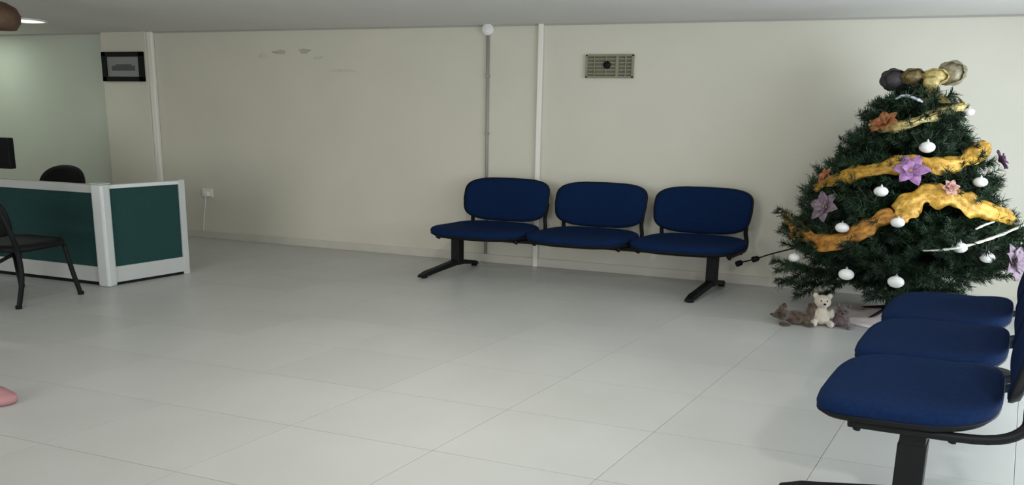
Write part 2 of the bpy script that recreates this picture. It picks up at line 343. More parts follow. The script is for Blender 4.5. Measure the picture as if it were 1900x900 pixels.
# ------------------------------------------------------------------ waiting benches
def bench(label, org, a, b, P):
    """a: unit-ish vector along the row, b: vector towards the backrests (both horizontal)."""
    A = Vector((*a, 0)); B = Vector((*b, 0)); Z = Vector((0, 0, 1))
    t = thing('waiting_bench', label, 'bench', (*org, 0), 0, 'three-seat waiting benches')
    W = lambda x, y, z: A*x + B*y + Z*z
    def wbox(x0, x1, y0, y1, z0, z1, bev=0.004):
        bm = bmesh.new(); vs = box(bm, x0, x1, y0, y1, z0, z1, bev)
        for v in bm.verts: v.co = W(*v.co)
        return bm
    px, pw, bw, pb = P['post'], P['post_w'], P['beam_y'], P.get('post_b', 0.0)
    x0, x1 = -px-P['over'], px+P['over']
    obj('beam', wbox(x0, x1, pb-bw, pb+bw, P['zb0'], P['zb1']), 'black_metal', t)
    for s in (-1, 1):
        lg = obj('leg', wbox(s*px-pw, s*px+pw, pb-P['post_d'], pb+P['post_d'], 0.05, P['zb0']), 'black_metal', t)
        for y0, y1 in ((pb, pb-P['foot_f']), (pb, pb+P['foot_b'])):
            bm = bmesh.new(); q = pw*0.8
            sec = []
            for k in range(7):
                f = k/6; y = y0+(y1-y0)*f; top = 0.105-0.060*f; bot = 0.045*(1-f)+0.012; wd = q*(1.0+0.15*f) if f > 0.7 else q
                if k == 6: top = 0.034; wd *= 0.75
                sec.append([bm.verts.new(W(s*px-wd, y, bot)), bm.verts.new(W(s*px+wd, y, bot)), bm.verts.new(W(s*px+wd*0.8, y, top)), bm.verts.new(W(s*px-wd*0.8, y, top))])
            for c, d in zip(sec, sec[1:]):
                for k in range(4): bm.faces.new((c[k], c[(k+1) % 4], d[(k+1) % 4], d[k]))
            bm.faces.new(sec[0]); bm.faces.new(sec[-1][::-1])
            obj('foot', bm, 'black_metal', lg, angle=35)
            bm = bmesh.new(); lathe(bm, [(0, 0), (0.03, 0), (0.03, 0.012), (0.022, 0.02), (0, 0.02)], 12)
            yy = pb+(y1-pb)*0.9
            for v in bm.verts: v.co += W(s*px, yy, 0)
            obj('glide', bm, 'black_plastic', lg, angle=40)
    sw, sy0, sy1 = P['sw']/2, P['sy0'], P['sy1']
    sd = (sy1-sy0)/2; sc = (sy0+sy1)/2
    zt = P['zt']
    for i in range(3):
        cx = (i-1)*P['pitch']+P['soff']
        def fseat(u, v, z, cx=cx):
            # slight taper towards the rear, waterfall front edge, dished middle
            x = cx + u*sw*(1.0-0.05*max(v, 0)); y = sc + v*sd
            dz = -0.045*max(0, -v-0.35)**2 - 0.014*(1-min(1, u*u))*(1-min(1, v*v)) + 0.045*max(0, v-0.4)
            return W(x, y, z+dz)
        cush = [(0.0, zt-0.066), (0.93, zt-0.066), (0.985, zt-0.050), (1.0, zt-0.034), (0.985, zt-0.014), (0.95, zt-0.004), (0.85, zt+0.003), (0.6, zt+0.006), (0.3, zt+0.007), (0.0, zt+0.007)]
        st = obj('seat', pad(cush, fseat, ex=P['ex']), 'navy', t, True)
        shell = [(0.0, zt-0.092), (0.80, zt-0.092), (0.92, zt-0.080), (0.995, zt-0.056), (0.985, zt-0.050), (0.0, zt-0.052)]
        obj('seat_shell', pad(shell, fseat, ex=P['ex']), 'black_plastic', st, True)
        bw2, z0, z1 = P['bw']/2, P['bz0'], P['bz1']
        bh = (z1-z0)/2; bc = (z0+z1)/2; bcx = (i-1)*P['bpitch']+P['boff']; by = P['by']; tl = P['tilt']
        def fback(u, v, d, bcx=bcx):
            x = bcx + u*bw2*(1.0-0.04*max(0, -v)); z = bc + v*bh - 0.022*max(0, -v)*(1-u*u) + 0.012*max(0, v)*(1-u*u)
            y = by + (z-z0)*tl + d - 0.030*u*u + 0.02*max(0, v)**2
            return W(x, y, z)
        cush = [(0.0, 0.0), (0.5, 0.0), (0.85, 0.003), (0.95, 0.012), (0.985, 0.026), (0.96, 0.034), (0.0, 0.036)]
        bk = obj('backrest', pad(cush, fback, ex=4.4), 'navy', t, True)
        shell = [(0.0, 0.030), (0.955, 0.028), (1.0, 0.018), (1.005, 0.030), (0.95, 0.052), (0.7, 0.060), (0.0, 0.062)]
        obj('back_shell', pad(shell, fback, ex=4.4), 'black_plastic', bk, True)
        for s in (-1, 1):
            x = cx + s*sw*0.82; xb = bcx + s*bw2*0.86
            path = smooth_path([(x, sy0+sd*0.45, zt-0.098), (x, sc, zt-0.100), (x, sy1-sd*0.12, zt-0.096), ((x+xb)/2, by+0.065, zt-0.045), (xb, by+0.075, z0+0.02), (xb, by+0.085+tl*0.18, z0+0.16)], 5)
            bm = bmesh.new(); tube(bm, [W(*p) for p in path], 0.019, 8)
            bk2 = obj('bracket', bm, 'black_metal', t, True)
            for yy in (sy0+sd*0.55, sy1-sd*0.45):
                bm = bmesh.new(); lathe(bm, [(0, -0.012), (0.013, -0.012), (0.015, 0), (0, 0)], 10)
                for v in bm.verts: v.co += W(x, yy, zt-0.112)
                obj('screw', bm, 'black_metal', bk2, True)
        bm = wbox(cx-0.05, cx+0.05, sc-sd*0.75, sc+sd*0.75, P['zb1'], zt-0.088, 0.003)
        obj('seat_support', bm, 'black_metal', t)
    return t

bench('navy three-seat waiting bench along the back wall, left of the Christmas tree',
      (-1.32, 6.19), (1.0, 0.020), (0.335, 1.0),
      dict(post=1.185, post_w=0.042, post_d=0.035, over=0.05, beam_y=0.035, zb0=0.305, zb1=0.375, foot_f=0.49, foot_b=0.27, ex=3.4,
           sw=0.92, pitch=0.925, soff=0.09, sy0=-0.36, sy1=0.17, zt=0.455,
           bw=0.85, bpitch=0.915, boff=0.075, by=0.175, bz0=0.492, bz1=0.872, tilt=0.16))
bench('navy three-seat waiting bench cut by the right edge, in front of the tree',
      (0.985, 3.75), (0.317, 0.948), (1.0, 0.0),
      dict(post=0.965, post_b=0.038, post_w=0.044, post_d=0.050, over=0.05, beam_y=0.045, zb0=0.305, zb1=0.375, foot_f=0.46, foot_b=0.34, ex=4.2,
           sw=0.745, pitch=0.735, soff=0.0, sy0=-0.325, sy1=0.31, zt=0.472,
           bw=0.66, bpitch=0.735, boff=0.0, by=0.318, bz0=0.500, bz1=0.872, tilt=0.22))

# ------------------------------------------------------------------ reception desk
t = thing('reception_desk', 'teal panelled grey-framed reception desk with a corner post, at the left', 'desk', (-4.95, 4.43, 0))
# left run goes along -x, right run goes to (0.25, 0.64)
def run(d, L0, L1, nrm):
    D = Vector((*d, 0)).normalized(); N = Vector((*nrm, 0)).normalized()
    def rb(l0, l1, n0, n1, z0, z1, bev=0.004):
        bm = bmesh.new(); box(bm, l0, l1, n0, n1, z0, z1, bev)
        for v in bm.verts: v.co = D*v.co.x + N*v.co.y + Vector((0, 0, v.co.z))
        return bm
    return rb
L = run((-1, 0), 0, 1, (0, 1)); Rr = run((0.245, 0.64), 0, 1, (-0.64, 0.245))
# left run
obj('panel', L(0.06, 2.55, 0.012, 0.05, 0.155, 0.79), 'teal', t)
obj('top_rail', L(0.02, 2.60, -0.004, 0.066, 0.785, 0.852), 'laminate', t)
obj('plinth', L(0.04, 2.60, 0.0, 0.06, 0.03, 0.160), 'laminate', t)
obj('kick_strip', L(0.04, 2.60, 0.008, 0.05, 0.0, 0.032), 'black_plastic', t)
obj('end_post', L(2.55, 2.62, -0.006, 0.068, 0.0, 0.86), 'alu', t)
# right run
obj('panel', Rr(0.05, 0.66, 0.012, 0.05, 0.155, 0.825), 'teal', t)
obj('top_rail', Rr(0.02, 0.66, 0.0, 0.062, 0.820, 0.852), 'alu', t)
obj('plinth', Rr(0.04, 0.66, 0.0, 0.06, 0.025, 0.160), 'laminate', t)
obj('kick_strip', Rr(0.04, 0.66, 0.008, 0.05, 0.0, 0.027), 'black_plastic', t)
obj('end_post', Rr(0.64, 0.695, -0.004, 0.066, 0.0, 0.86), 'laminate', t)
bm = bmesh.new(); box(bm, -0.085, 0.035, -0.03, 0.06, 0.0, 0.862, bev=0.018); obj('corner_post', bm, 'alu', t)
obj('post_cap', bx(-0.088, 0.038, -0.033, 0.063, 0.860, 0.872, bev=0.004), 'laminate', t)
bm = bmesh.new()
pts = [(-0.10, 0.07), (0.10, 0.60), (-0.55, 0.66), (-2.55, 0.66), (-2.55, 0.07)]
lo = [bm.verts.new((x, y, 0.70)) for x, y in pts]; hi = [bm.verts.new((x, y, 0.73)) for x, y in pts]
bm.faces.new(hi); bm.faces.new(lo[::-1])
for i in range(5): bm.faces.new((lo[i], lo[(i+1) % 5], hi[(i+1) % 5], hi[i]))
obj('worktop', bm, 'worktop', t)
for x in (-0.6, -2.45): obj('leg', bx(x-0.03, x+0.03, 0.56, 0.62, 0.0, 0.70, bev=0.004), 'laminate', t)

t = thing('monitor', 'black computer monitor on the reception desk at the left edge', 'monitor', (-6.73, 4.86, 0.73), 0.0)
obj('screen_housing', bx(-0.26, 0.26, -0.03, 0.03, 0.165, 0.455, bev=0.008), 'black_plastic', t)
obj('screen', bx(-0.24, 0.24, 0.030, 0.033, 0.185, 0.435), 'screen', t)
bm = bmesh.new(); tube(bm, [(0, -0.01, 0.01), (0, -0.025, 0.2)], 0.025, 10); obj('neck', bm, 'black_plastic', t, True)
bm = bmesh.new(); lathe(bm, [(0, 0), (0.12, 0), (0.12, 0.008), (0.03, 0.018), (0, 0.018)], 24); obj('base', bm, 'black_plastic', t, angle=40)

t = thing('office_chair', 'black round-backed office chair behind the reception desk', 'chair', (-6.74, 5.35, 0), 0.1)
bm = pad([(0, -0.03), (0.7, -0.032), (0.95, -0.02), (1, 0), (0.95, 0.025), (0.6, 0.04), (0, 0.045)], lambda u, v, d: Vector((u*0.285*(1-0.10*max(0, v)), 0.28+d+0.05*u*u*-1+0.04*v, 0.68+v*0.19)), ex=2.5)
obj('backrest', bm, 'black_plastic', t, True)
bm = pad([(0, 0.42), (0.85, 0.42), (0.97, 0.43), (1, 0.45), (0.96, 0.475), (0.8, 0.485), (0, 0.482)], lambda u, v, z: Vector((u*0.26, v*0.25, z)), ex=3)
obj('seat', bm, 'black_plastic', t, True)
bm = bmesh.new(); tube(bm, smooth_path([(0, 0.1, 0.42), (0, 0.25, 0.41), (0, 0.32, 0.5), (0, 0.31, 0.64)]), 0.022, 8); obj('back_support', bm, 'black_metal', t, True)
bm = bmesh.new(); tube(bm, [(0, 0, 0.07), (0, 0, 0.43)], 0.03, 10); obj('gas_column', bm, 'black_metal', t, True)
for k in range(5):
    a = 2*PI*k/5
    bm = bmesh.new(); tube(bm, [(0.02*math.cos(a), 0.02*math.sin(a), 0.10), (0.27*math.cos(a), 0.27*math.sin(a), 0.065)], [0.026, 0.016], 8)
    sp = obj('spoke', bm, 'black_plastic', t, True)
    bm = bmesh.new(); lathe(bm, [(0, -0.012), (0.027, -0.012), (0.027, 0.012), (0, 0.012)], 14)
    for v in bm.verts: v.co = Vector((v.co.x+0.27*math.cos(a), v.co.z+0.27*math.sin(a), v.co.y+0.027))
    obj('caster', bm, 'black_plastic', sp, angle=40)

t = thing('visitor_chair', 'black metal-legged visitor chair at the left edge, in front of the desk', 'chair', (-5.27, 3.92, 0))
bm = pad([(0, 0.405), (0.85, 0.405), (0.98, 0.415), (1, 0.43), (0.97, 0.455), (0.8, 0.465), (0, 0.462)], lambda u, v, z: Vector((u*0.30, v*0.25, z)), ex=3.4)
obj('seat', bm, 'black_plastic', t, True)
bm = pad([(0, -0.03), (0.8, -0.032), (0.97, -0.015), (1, 0), (0.97, 0.012), (0.7, 0.018), (0, 0.02)], lambda u, v, d: Vector((u*0.285, -0.27+d-0.04*v+0.02*u*u, 0.68+v*0.155)), ex=3.4)
obj('backrest', bm, 'black_plastic', t, True)
for s in (-1, 1):
    fx = 0.27*s
    bm = bmesh.new(); tube(bm, smooth_path([(fx+0.0, -0.24, 0.0), (fx+0.015, -0.205, 0.22), (fx, -0.20, 0.40), (fx, -0.235, 0.55), (fx*0.9, -0.285, 0.76)]), 0.0175, 8)
    lg = obj('leg', bm, 'black_metal', t, True)
    bm = bmesh.new(); lathe(bm, [(0, 0), (0.022, 0), (0.022, 0.025), (0, 0.025)], 10)
    for v in bm.verts: v.co += Vector((fx, -0.24, 0))
    obj('foot_cap', bm, 'black_plastic', lg, angle=40)
    bm = bmesh.new(); tube(bm, smooth_path([(fx+0.05*s, 0.24, 0.0), (fx+0.01*s, 0.215, 0.20), (fx-0.02*s, 0.19, 0.41)]), 0.0175, 8)
    lg = obj('leg', bm, 'black_metal', t, True)
    bm = bmesh.new(); lathe(bm, [(0, 0), (0.022, 0), (0.022, 0.025), (0, 0.025)], 10)
    for v in bm.verts: v.co += Vector((fx+0.05*s, 0.24, 0))
    obj('foot_cap', bm, 'black_plastic', lg, angle=40)
bm = bmesh.new(); tube(bm, [(0.275, -0.21, 0.17), (-0.05, 0.0, 0.39)], 0.0135, 8); tube(bm, [(-0.275, -0.21, 0.17), (0.05, 0.0, 0.39)], 0.0135, 8)
obj('cross_brace', bm, 'black_metal', t, True)

# pink slipper-like thing on the floor at the left edge
bm = pad([(0, 0.0), (0.8, 0.0), (1, 0.02), (0.95, 0.055), (0.6, 0.085), (0, 0.09)], lambda u, v, z: Vector((u*0.13, v*0.085*(1-0.25*u), z*(1-0.25*max(0, u)) )), ex=2.2)
o = obj('pink_cushion', bm, 'pink', None, True); o.location = (-3.50, 2.405, 0); o.scale = (0.85, 0.85, 0.85); o.rotation_euler = (0, 0, 0.2)
tag(o, 'small pink rounded object on the floor at the left edge', 'soft object')

# ------------------------------------------------------------------ Christmas tree
TC = Vector((1.2, 5.85, 0))
ZS = [0, .2, .35, .45, .6, .9, 1.23, 1.5, 1.7, 1.8]; RS = [.28, .40, .56, .74, .78, .66, .45, .28, .14, .05]
def RZ(z):
    if z <= ZS[0]: return RS[0]
    for i in range(len(ZS)-1):
        if z <= ZS[i+1]: return RS[i]+(RS[i+1]-RS[i])*(z-ZS[i])/(ZS[i+1]-ZS[i])
    return RS[-1]
tree = thing('christmas_tree', 'bushy dark green artificial Christmas tree beside the back wall', 'tree', tuple(TC))
bm = bmesh.new(); tube(bm, [(0, 0, 0.02), (0, 0, 0.6), (0, 0, 1.2), (0, 0, 1.76)], [0.035, 0.030, 0.020, 0.008], 10); obj('trunk', bm, 'bark', tree, True)
for k in range(4):
    a = PI/4+PI/2*k
    bm = bmesh.new(); tube(bm, [(0, 0, 0.10), (0.12*math.cos(a), 0.12*math.sin(a), 0.06), (0.27*math.cos(a), 0.27*math.sin(a), 0.012)], 0.012, 8); obj('stand_leg', bm, 'black_metal', tree, True)

def needle_branch(seed, Lb):
    """Branch of length Lb along +x, drooping a little then lifting, with side twigs; thin folded needles all round."""
    r = random.Random(seed); V = []; Fc = []
    def needles(pts, n, ln):
        m_ = len(pts)-1
        for _ in range(n):
            f = r.random()**0.9*m_; i = min(int(f), m_-1); p = pts[i].lerp(pts[i+1], f-i); tn = (pts[i+1]-pts[i]).normalized()
            q = Vector((r.uniform(-1, 1), r.uniform(-1, 1), r.uniform(-1, 1))); q = (q-tn*q.dot(tn))
            if q.length < 1e-3: continue
            d = (q.normalized()*0.85+tn*0.65).normalized(); l = ln*r.uniform(0.7, 1.15)
            s = d.cross(Vector((r.uniform(-1, 1), r.uniform(-1, 1), r.uniform(-1, 1)))).normalized()*0.0030
            k = len(V); V.extend([p-s, p+s, p+d*l+s*0.3, p+d*l-s*0.3]); Fc.append((k, k+1, k+2, k+3))
    def twig(pts, rad):
        k0 = len(V)
        for i, p in enumerate(pts):
            rr = rad*(1-0.7*i/(len(pts)-1))
            for a in range(3): V.append(p+Vector((0, math.cos(2.1*a), math.sin(2.1*a)))*rr)
        for i in range(len(pts)-1):
            for a in range(3):
                Fc.append((k0+i*3+a, k0+i*3+(a+1) % 3, k0+i*3+3+(a+1) % 3, k0+i*3+3+a))
    N = 7
    main = [Vector((Lb*i/N, 0.02*math.sin(i*1.3+seed), Lb*(-0.22*math.sin(PI*i/N*0.9)) + 0.02*i/N)) for i in range(N+1)]
    twig(main, 0.006); needles(main, int(330*Lb/0.6), 0.055)
    nt_ = 7
    for j in range(nt_):
        f = 0.25+0.7*j/nt_; i = min(int(f*N), N-1); p = main[i].lerp(main[i+1], f*N-i); s = 1 if j % 2 else -1
        l = Lb*(0.42-0.22*f)*r.uniform(0.85, 1.2)+0.035
        e = p+Vector((l*0.75, s*l*0.72, r.uniform(-0.25, 0.3)*l)); mid = p.lerp(e, 0.5)+Vector((0, 0, -0.012))
        twig([p, mid, e], 0.004); needles([p, mid, e], int(700*l), 0.05)
    me = bpy.data.meshes.new('branch'); me.from_pydata([tuple(v) for v in V], [], Fc); me.materials.append(M['needle']); return me
variants = {}
for k, Lb in enumerate((0.16, 0.28, 0.42, 0.58, 0.76)):
    variants[Lb] = [needle_branch(10*k+s, Lb) for s in range(4)]
def put_branch(z, ang, L_, pitch, roll=0.0):
    Lk = min(variants, key=lambda q: abs(q-L_)); me = R.choice(variants[Lk]); s = L_/Lk
    o = bpy.data.objects.new('branch', me); C.objects.link(o); o.parent = tree
    o.location = (0.012*math.cos(ang), 0.012*math.sin(ang), z)
    o.rotation_mode = 'XYZ'; o.rotation_euler = (roll, -pitch, ang); o.scale = (s, s*0.95, s)
nt_t = 20; nb = 0
for i in range(nt_t):
    z = 0.555+1.085*(i/(nt_t-1))**0.95
    rr = RZ(z-0.06)
    cnt = max(5, int(7+rr*15))
    for k in range(cnt):
        ang = 2*PI*(k+0.5*(i % 2))/cnt + R.uniform(-0.18, 0.18)
        Lb = rr*R.uniform(0.84, 1.05)
        # keep clear of the wall behind
        yy = TC.y+Lb*math.sin(ang)
        if yy > 6.36: Lb *= max(0.3, (6.36-TC.y)/(Lb*math.sin(ang)))
        put_branch(z, ang, max(0.10, Lb), (R.uniform(0.0, 0.16) if z < 0.75 else R.uniform(-0.16, 0.10))+(0.15 if z > 1.5 else 0.0), R.uniform(-0.3, 0.3)); nb += 1
for k in range(16):      # low drooping tier
    ang = 2*PI*k/16+R.uniform(-0.1, 0.1); Lb = (0.30 if 2.3 < ang < 4.3 else 0.46)*R.uniform(0.85, 1.1)
    put_branch(0.40, ang, Lb, -0.26, R.uniform(-0.3, 0.3)); nb += 1
for k in range(5):       # leader shoots
    put_branch(1.64, 2*PI*k/5, 0.14, 0.95); nb += 1
# stray long drooping tips on the left, nearly reaching the bench
put_branch(0.62, PI-0.20, 0.90, -0.26); put_branch(0.60, PI+0.05, 0.82, -0.42); put_branch(0.62, PI+0.30, 0.80, -0.22)

def on_cone(th, z, k=1.0): rr = RZ(z)*k; return Vector((TC.x+rr*math.cos(th), TC.y+rr*math.sin(th), z))
def garland(label, pts, ma, wdt, back=True, seed=1, group='gold ribbon garlands'):
    r = random.Random(seed)
    P = [Vector(p) for p in pts]
    ths = [math.atan2(p.y-TC.y, p.x-TC.x) for p in P]
    path = smooth_path(P, 8)
    if back:                       # carry the garland round behind the tree
        t1 = math.atan2(P[-1].y-TC.y, P[-1].x-TC.x); t0 = math.atan2(P[0].y-TC.y, P[0].x-TC.x)
        if t1 < -PI/2-0.01: t1 += 2*PI
        if t0 < t1: t0 += 2*PI
        path = path + [on_cone(t1+(t0-t1)*k/20, P[-1].z+(P[0].z-P[-1].z)*k/20, 0.88) for k in range(1, 20)]
        path = [Vector((p.x, min(p.y, 6.44), p.z)) for p in path]
    bm = bmesh.new(); n = len(path); rows = []
    for i, p in enumerate(path):
        tn = (path[min(i+1, n-1)]-path[max(i-1, 0)]).normalized()
        out = Vector((p.x-TC.x, p.y-TC.y, 0.25)).normalized(); side = tn.cross(out).normalized()
        if side.z < 0: side = -side
        f = i/(n-1); ww = wdt*(1+0.22*math.sin(i*0.37+seed)+0.10*math.sin(i*0.83)) * (0.55+0.45*min(1, min(f, 1-f)*12))
        row = []
        for j in range(9):
            u = j/8-0.5
            off = 0.030*math.cos(u*PI)+0.010*math.sin(u*14+i*0.35)+0.003*math.sin(i*1.1+j*1.7)
            row.append(bm.verts.new(p+side*u*ww+out*(off+0.008)))
        rows.append(row)
    for a, b2 in zip(rows, rows[1:]):
        for j in range(8): bm.faces.new((a[j], a[j+1], b2[j+1], b2[j]))
    bmesh.ops.recalc_face_normals(bm, faces=bm.faces)
    r2 = bmesh.ops.solidify(bm, geom=list(bm.faces), thickness=0.002)
    o = obj('ribbon_garland', bm, ma, None, True); tag(o, label, 'garland', group); return o
G1 = [(0.928,5.744,1.466),(0.976,5.637,1.438),(1.037,5.594,1.448),(1.131,5.570,1.472),(1.248,5.602,1.527),(1.365,5.695,1.566),(1.481,5.774,1.599)]
G2 = [(0.609,5.816,0.978),(0.681,5.666,1.044),(0.786,5.550,1.109),(0.908,5.460,1.148),(1.032,5.423,1.193),(1.159,5.411,1.221),(1.289,5.407,1.205),(1.413,5.460,1.217),(1.547,5.626,1.268),(1.650,5.729,1.323)]
G3 = [(1.060,5.205,0.840),(1.085,5.222,0.890),(1.122,5.246,0.950),(1.212,5.282,1.016),(1.299,5.287,1.009),(1.400,5.304,0.995),(1.504,5.326,0.955),(1.636,5.388,0.908),(1.839,5.672,0.846)]
G4 = [(0.413,5.944,0.740),(0.471,5.747,0.665),(0.522,5.567,0.655),(0.617,5.387,0.631),(0.726,5.293,0.663),(0.818,5.253,0.722),(0.893,5.241,0.789),(0.968,5.232,0.847),(1.029,5.226,0.881)]
garland('pale gold ribbon garland around the top of the Christmas tree, just below the bow', G1, 'palegold', 0.085, seed=1)
garland('gold ribbon garland across the upper middle of the Christmas tree, above the purple flower', G2, 'gold', 0.115, seed=2)
garland('wide bright gold ribbon swagged to the right edge of the tree, below the purple flower', G3, 'gold', 0.15, back=False, seed=3)
garland('amber ribbon garland hanging in a loop at the lower left of the Christmas tree', G4, 'orange', 0.115, back=False, seed=4)
def strand(name, label, pts, ma, wd, cat='ribbon', group=None):
    path = smooth_path(pts, 6); bm = bmesh.new(); n = len(path); rows = []
    for i, p in enumerate(path):
        out = Vector((p.x-TC.x, p.y-TC.y, 0.2)).normalized(); p = p+out*0.055
        rows.append(p)
    tube(bm, rows, [wd*(0.5+0.5*min(1, 5*min(i, n-1-i)/(n-1)))*(1+0.2*math.sin(i*1.9)) for i in range(n)], 8, flat=0.45)
    o = obj(name, bm, ma, None, True); tag(o, label, cat, group)
strand('ivory_ribbon', 'long ivory ribbon sweeping up to the right across the lower Christmas tree', [(1.186,5.096,0.663),(1.280,5.104,0.672),(1.392,5.134,0.697),(1.510,5.192,0.731),(1.640,5.291,0.771),(1.882,5.657,0.802)], 'whiterib', 0.017, group='ivory ribbons')
strand('ivory_ribbon', 'short ivory ribbon just above the long one on the lower right of the tree', [(1.475,5.208,0.805),(1.528,5.246,0.831),(1.591,5.294,0.850)], 'whiterib', 0.011, group='ivory ribbons')
strand('ivory_ribbon', 'icy white ribbon curl under the bow near the top of the tree', [(1.066,5.698,1.610),(1.112,5.683,1.634),(1.166,5.654,1.612),(1.198,5.635,1.593)], 'bluerib', 0.025, group='ivory ribbons')

BAUB = [((1.218,5.469,1.326), 'pearl white bauble high on the tree, above the purple flower', 1.1), ((0.967,5.331,1.024), 'pearl white bauble just left of and below the purple flower', 1.0),
        ((0.759,5.305,0.763), 'pearl white bauble over the amber ribbon loop', 1.0), ((1.053,5.195,0.836), 'pearl white bauble mid-tree, near the left end of the wide gold ribbon', 0.95),
        ((1.528,5.450,1.106), 'pearl white bauble at the right of the tree, between the two gold ribbons', 0.95), ((0.506,5.553,0.480), 'pearl white bauble at the lower left tip of the tree', 0.9),
        ((0.798,5.214,0.455), 'pearl white bauble low on the tree, above the cream plush toy', 1.1), ((1.065,5.110,0.453), 'pearl white bauble low on the tree, just above the navy bench seats', 1.1),
        ((1.393,5.153,0.704), 'pearl white bauble on the long ivory ribbon', 1.0), ((1.558,5.194,0.642), 'pearl white bauble below the right end of the long ivory ribbon', 0.95),
        ((1.874,5.509,0.623), 'pearl white bauble at the right edge beside the mauve flower', 1.1), ((1.484,5.774,1.569), 'pearl white bauble at the right end of the pale gold garland', 0.8)]
bb = None
for p, lab, s in BAUB:
    p = Vector(p); out = Vector((p.x-TC.x, p.y-TC.y, 0)).normalized()*0.035
    t = thing('bauble', lab, 'bauble', tuple(p+out*1.4), 0, 'pearl white baubles'); t.scale = (0.76*s,)*3
    if bb is None:
        bm = bmesh.new(); bmesh.ops.create_uvsphere(bm, u_segments=24, v_segments=14, radius=0.056)
        for v in bm.verts: v.co.z *= 0.82; v.co.x *= 1.08
        b1 = obj('ball', bm, 'pearl', t, True)
        bm = bmesh.new(); lathe(bm, [(0, 0.042), (0.012, 0.042), (0.012, 0.056), (0.004, 0.058), (0.004, 0.066), (0, 0.068)], 10); b2 = obj('hanger', bm, 'cap', t, angle=40)
        bb = (b1, b2)
    else:
        for q in bb:
            c = q.copy(); C.objects.link(c); c.parent = t

def petal_mesh(L_, W_):
    bm = bmesh.new(); g = []
    for i in range(6):
        f = i/5; wv = W_*math.sin(PI*min(0.97, 0.08+0.9*f))**0.8
        g.append([bm.verts.new((L_*f, s*wv, 0.35*L_*f*(1-f)*1.2 + (0.012 if s else 0)+0.0)) for s in (-1, 0, 1)])
    for a, b2 in zip(g, g[1:]):
        for j in range(2): bm.faces.new((a[j], a[j+1], b2[j+1], b2[j]))
    bmesh.ops.recalc_face_normals(bm, faces=bm.faces); bmesh.ops.solidify(bm, geom=list(bm.faces), thickness=0.0015)
    me = bpy.data.meshes.new('petal'); bm.to_mesh(me); bm.free()
    for p in me.polygons: p.use_smooth = True
    return me
def flower(label, p, s, ma, cen='palegold', n=6):
    p = Vector(p); out = Vector((p.x-TC.x, p.y-TC.y, 0.25)).normalized()
    t = thing('fabric_flower', label, 'flower', tuple(p+out*0.05), 0, 'fabric flowers on the tree')
    t.rotation_mode = 'QUATERNION'; t.rotation_quaternion = out.to_track_quat('Z', 'Y')
    me = petal_mesh(0.105*s, 0.034*s); me.materials.append(M[ma])
    for ring, (m_, tilt, sc) in enumerate(((n, 0.25, 1.0), (n-1, 0.75, 0.72))):
        for k in range(m_):
            o = bpy.data.objects.new('petal', me); C.objects.link(o); o.parent = t
            o.rotation_euler = (0, -tilt+R.uniform(-0.12, 0.12), 2*PI*k/m_+ring*0.5+R.uniform(-0.1, 0.1)); o.scale = (sc,)*3; o.location = (0, 0, 0.006*ring)
    bm = bmesh.new(); bmesh.ops.create_icosphere(bm, subdivisions=1, radius=0.016*s)
    for v in bm.verts: v.co.z += 0.018
    obj('flower_center', bm, cen, t, True)
flower('bright purple fabric flower in the middle of the tree', (1.124,5.359,1.139), 1.15, 'purple')
flower('mauve grey fabric flower at the left of the tree, above the amber ribbon loop', (0.673,5.450,0.861), 1.2, 'mauve')
flower('mauve fabric flower low at the right edge of the tree', (1.713,5.285,0.587), 1.2, 'mauve', n=7)
flower('rust red fabric flower near the top left of the tree', (1.005,5.607,1.439), 1.0, 'rust')
flower('dark plum fabric flower at the right tip of the upper gold ribbon', (1.688,5.721,1.212), 0.8, 'plum')
flower('dusty pink fabric flower above the wide gold ribbon', (1.332,5.310,1.045), 0.6, 'pinkp')
flower('rust red fabric flower at the left end of the upper gold ribbon', (0.680,5.620,1.060), 0.7, 'rust')

# bow on top of the tree
t = thing('ribbon_bow', 'large gold ribbon bow with round loops on top of the Christmas tree', 'bow', (1.215, 5.80, 1.765))
def loop(name, ma, c, rx_, rz_, wid, rot, seed):
    bm = bmesh.new(); n = 24; rows = []
    for k in range(n):
        a = 2*PI*k/n; x = rx_*math.cos(a); z = rz_*math.sin(a)
        row = []
        for j in range(6):
            u = j/5-0.5; q = 1-0.20*abs(2*u)**2+0.06*math.sin(k*1.7+j+seed)
            row.append(bm.verts.new((x*q, u*wid, z*q)))
        rows.append(row)
    for k in range(n):
        a, b2 = rows[k], rows[(k+1) % n]
        for j in range(5): bm.faces.new((a[j], a[j+1], b2[j+1], b2[j]))
    # gathered inner disc so that the loop reads full
    cf = bm.verts.new((0.01, -wid*0.62, 0.0))
    for k in range(n): bm.faces.new((rows[k][1], rows[(k+1) % n][1], cf))
    mt = Matrix.Translation(c) @ Matrix.Rotation(rot, 4, 'Z')
    for v in bm.verts: v.co = mt @ v.co
    o = obj(name, bm, ma, t, True); o['label'] = name.replace('_', ' '); return o
def named(o, lab): o['label'] = lab
named(loop('loop', 'darkbow', (-0.185, -0.02, 0.025), 0.088, 0.080, 0.09, 0.2, 1), 'dark plum left loop')
named(loop('loop', 'greybow', (0.185, 0.0, 0.072), 0.095, 0.088, 0.09, -0.2, 3), 'grey gold right loop')
named(loop('loop', 'darkgold', (-0.06, -0.03, 0.045), 0.085, 0.062, 0.10, 0.1, 5), 'bronze middle loop')
named(loop('loop', 'palegold', (0.075, -0.04, 0.045), 0.088, 0.060, 0.10, -0.1, 7), 'pale gold middle loop')
bm = bmesh.new(); bmesh.ops.create_uvsphere(bm, u_segments=14, v_segments=10, radius=0.045)
for v in bm.verts: v.co = Vector((v.co.x*1.2+0.05, v.co.y-0.09, v.co.z+0.0)) + v.co*0.12*math.sin(v.co.x*130)
obj('knot', bm, 'palegold', t, True)
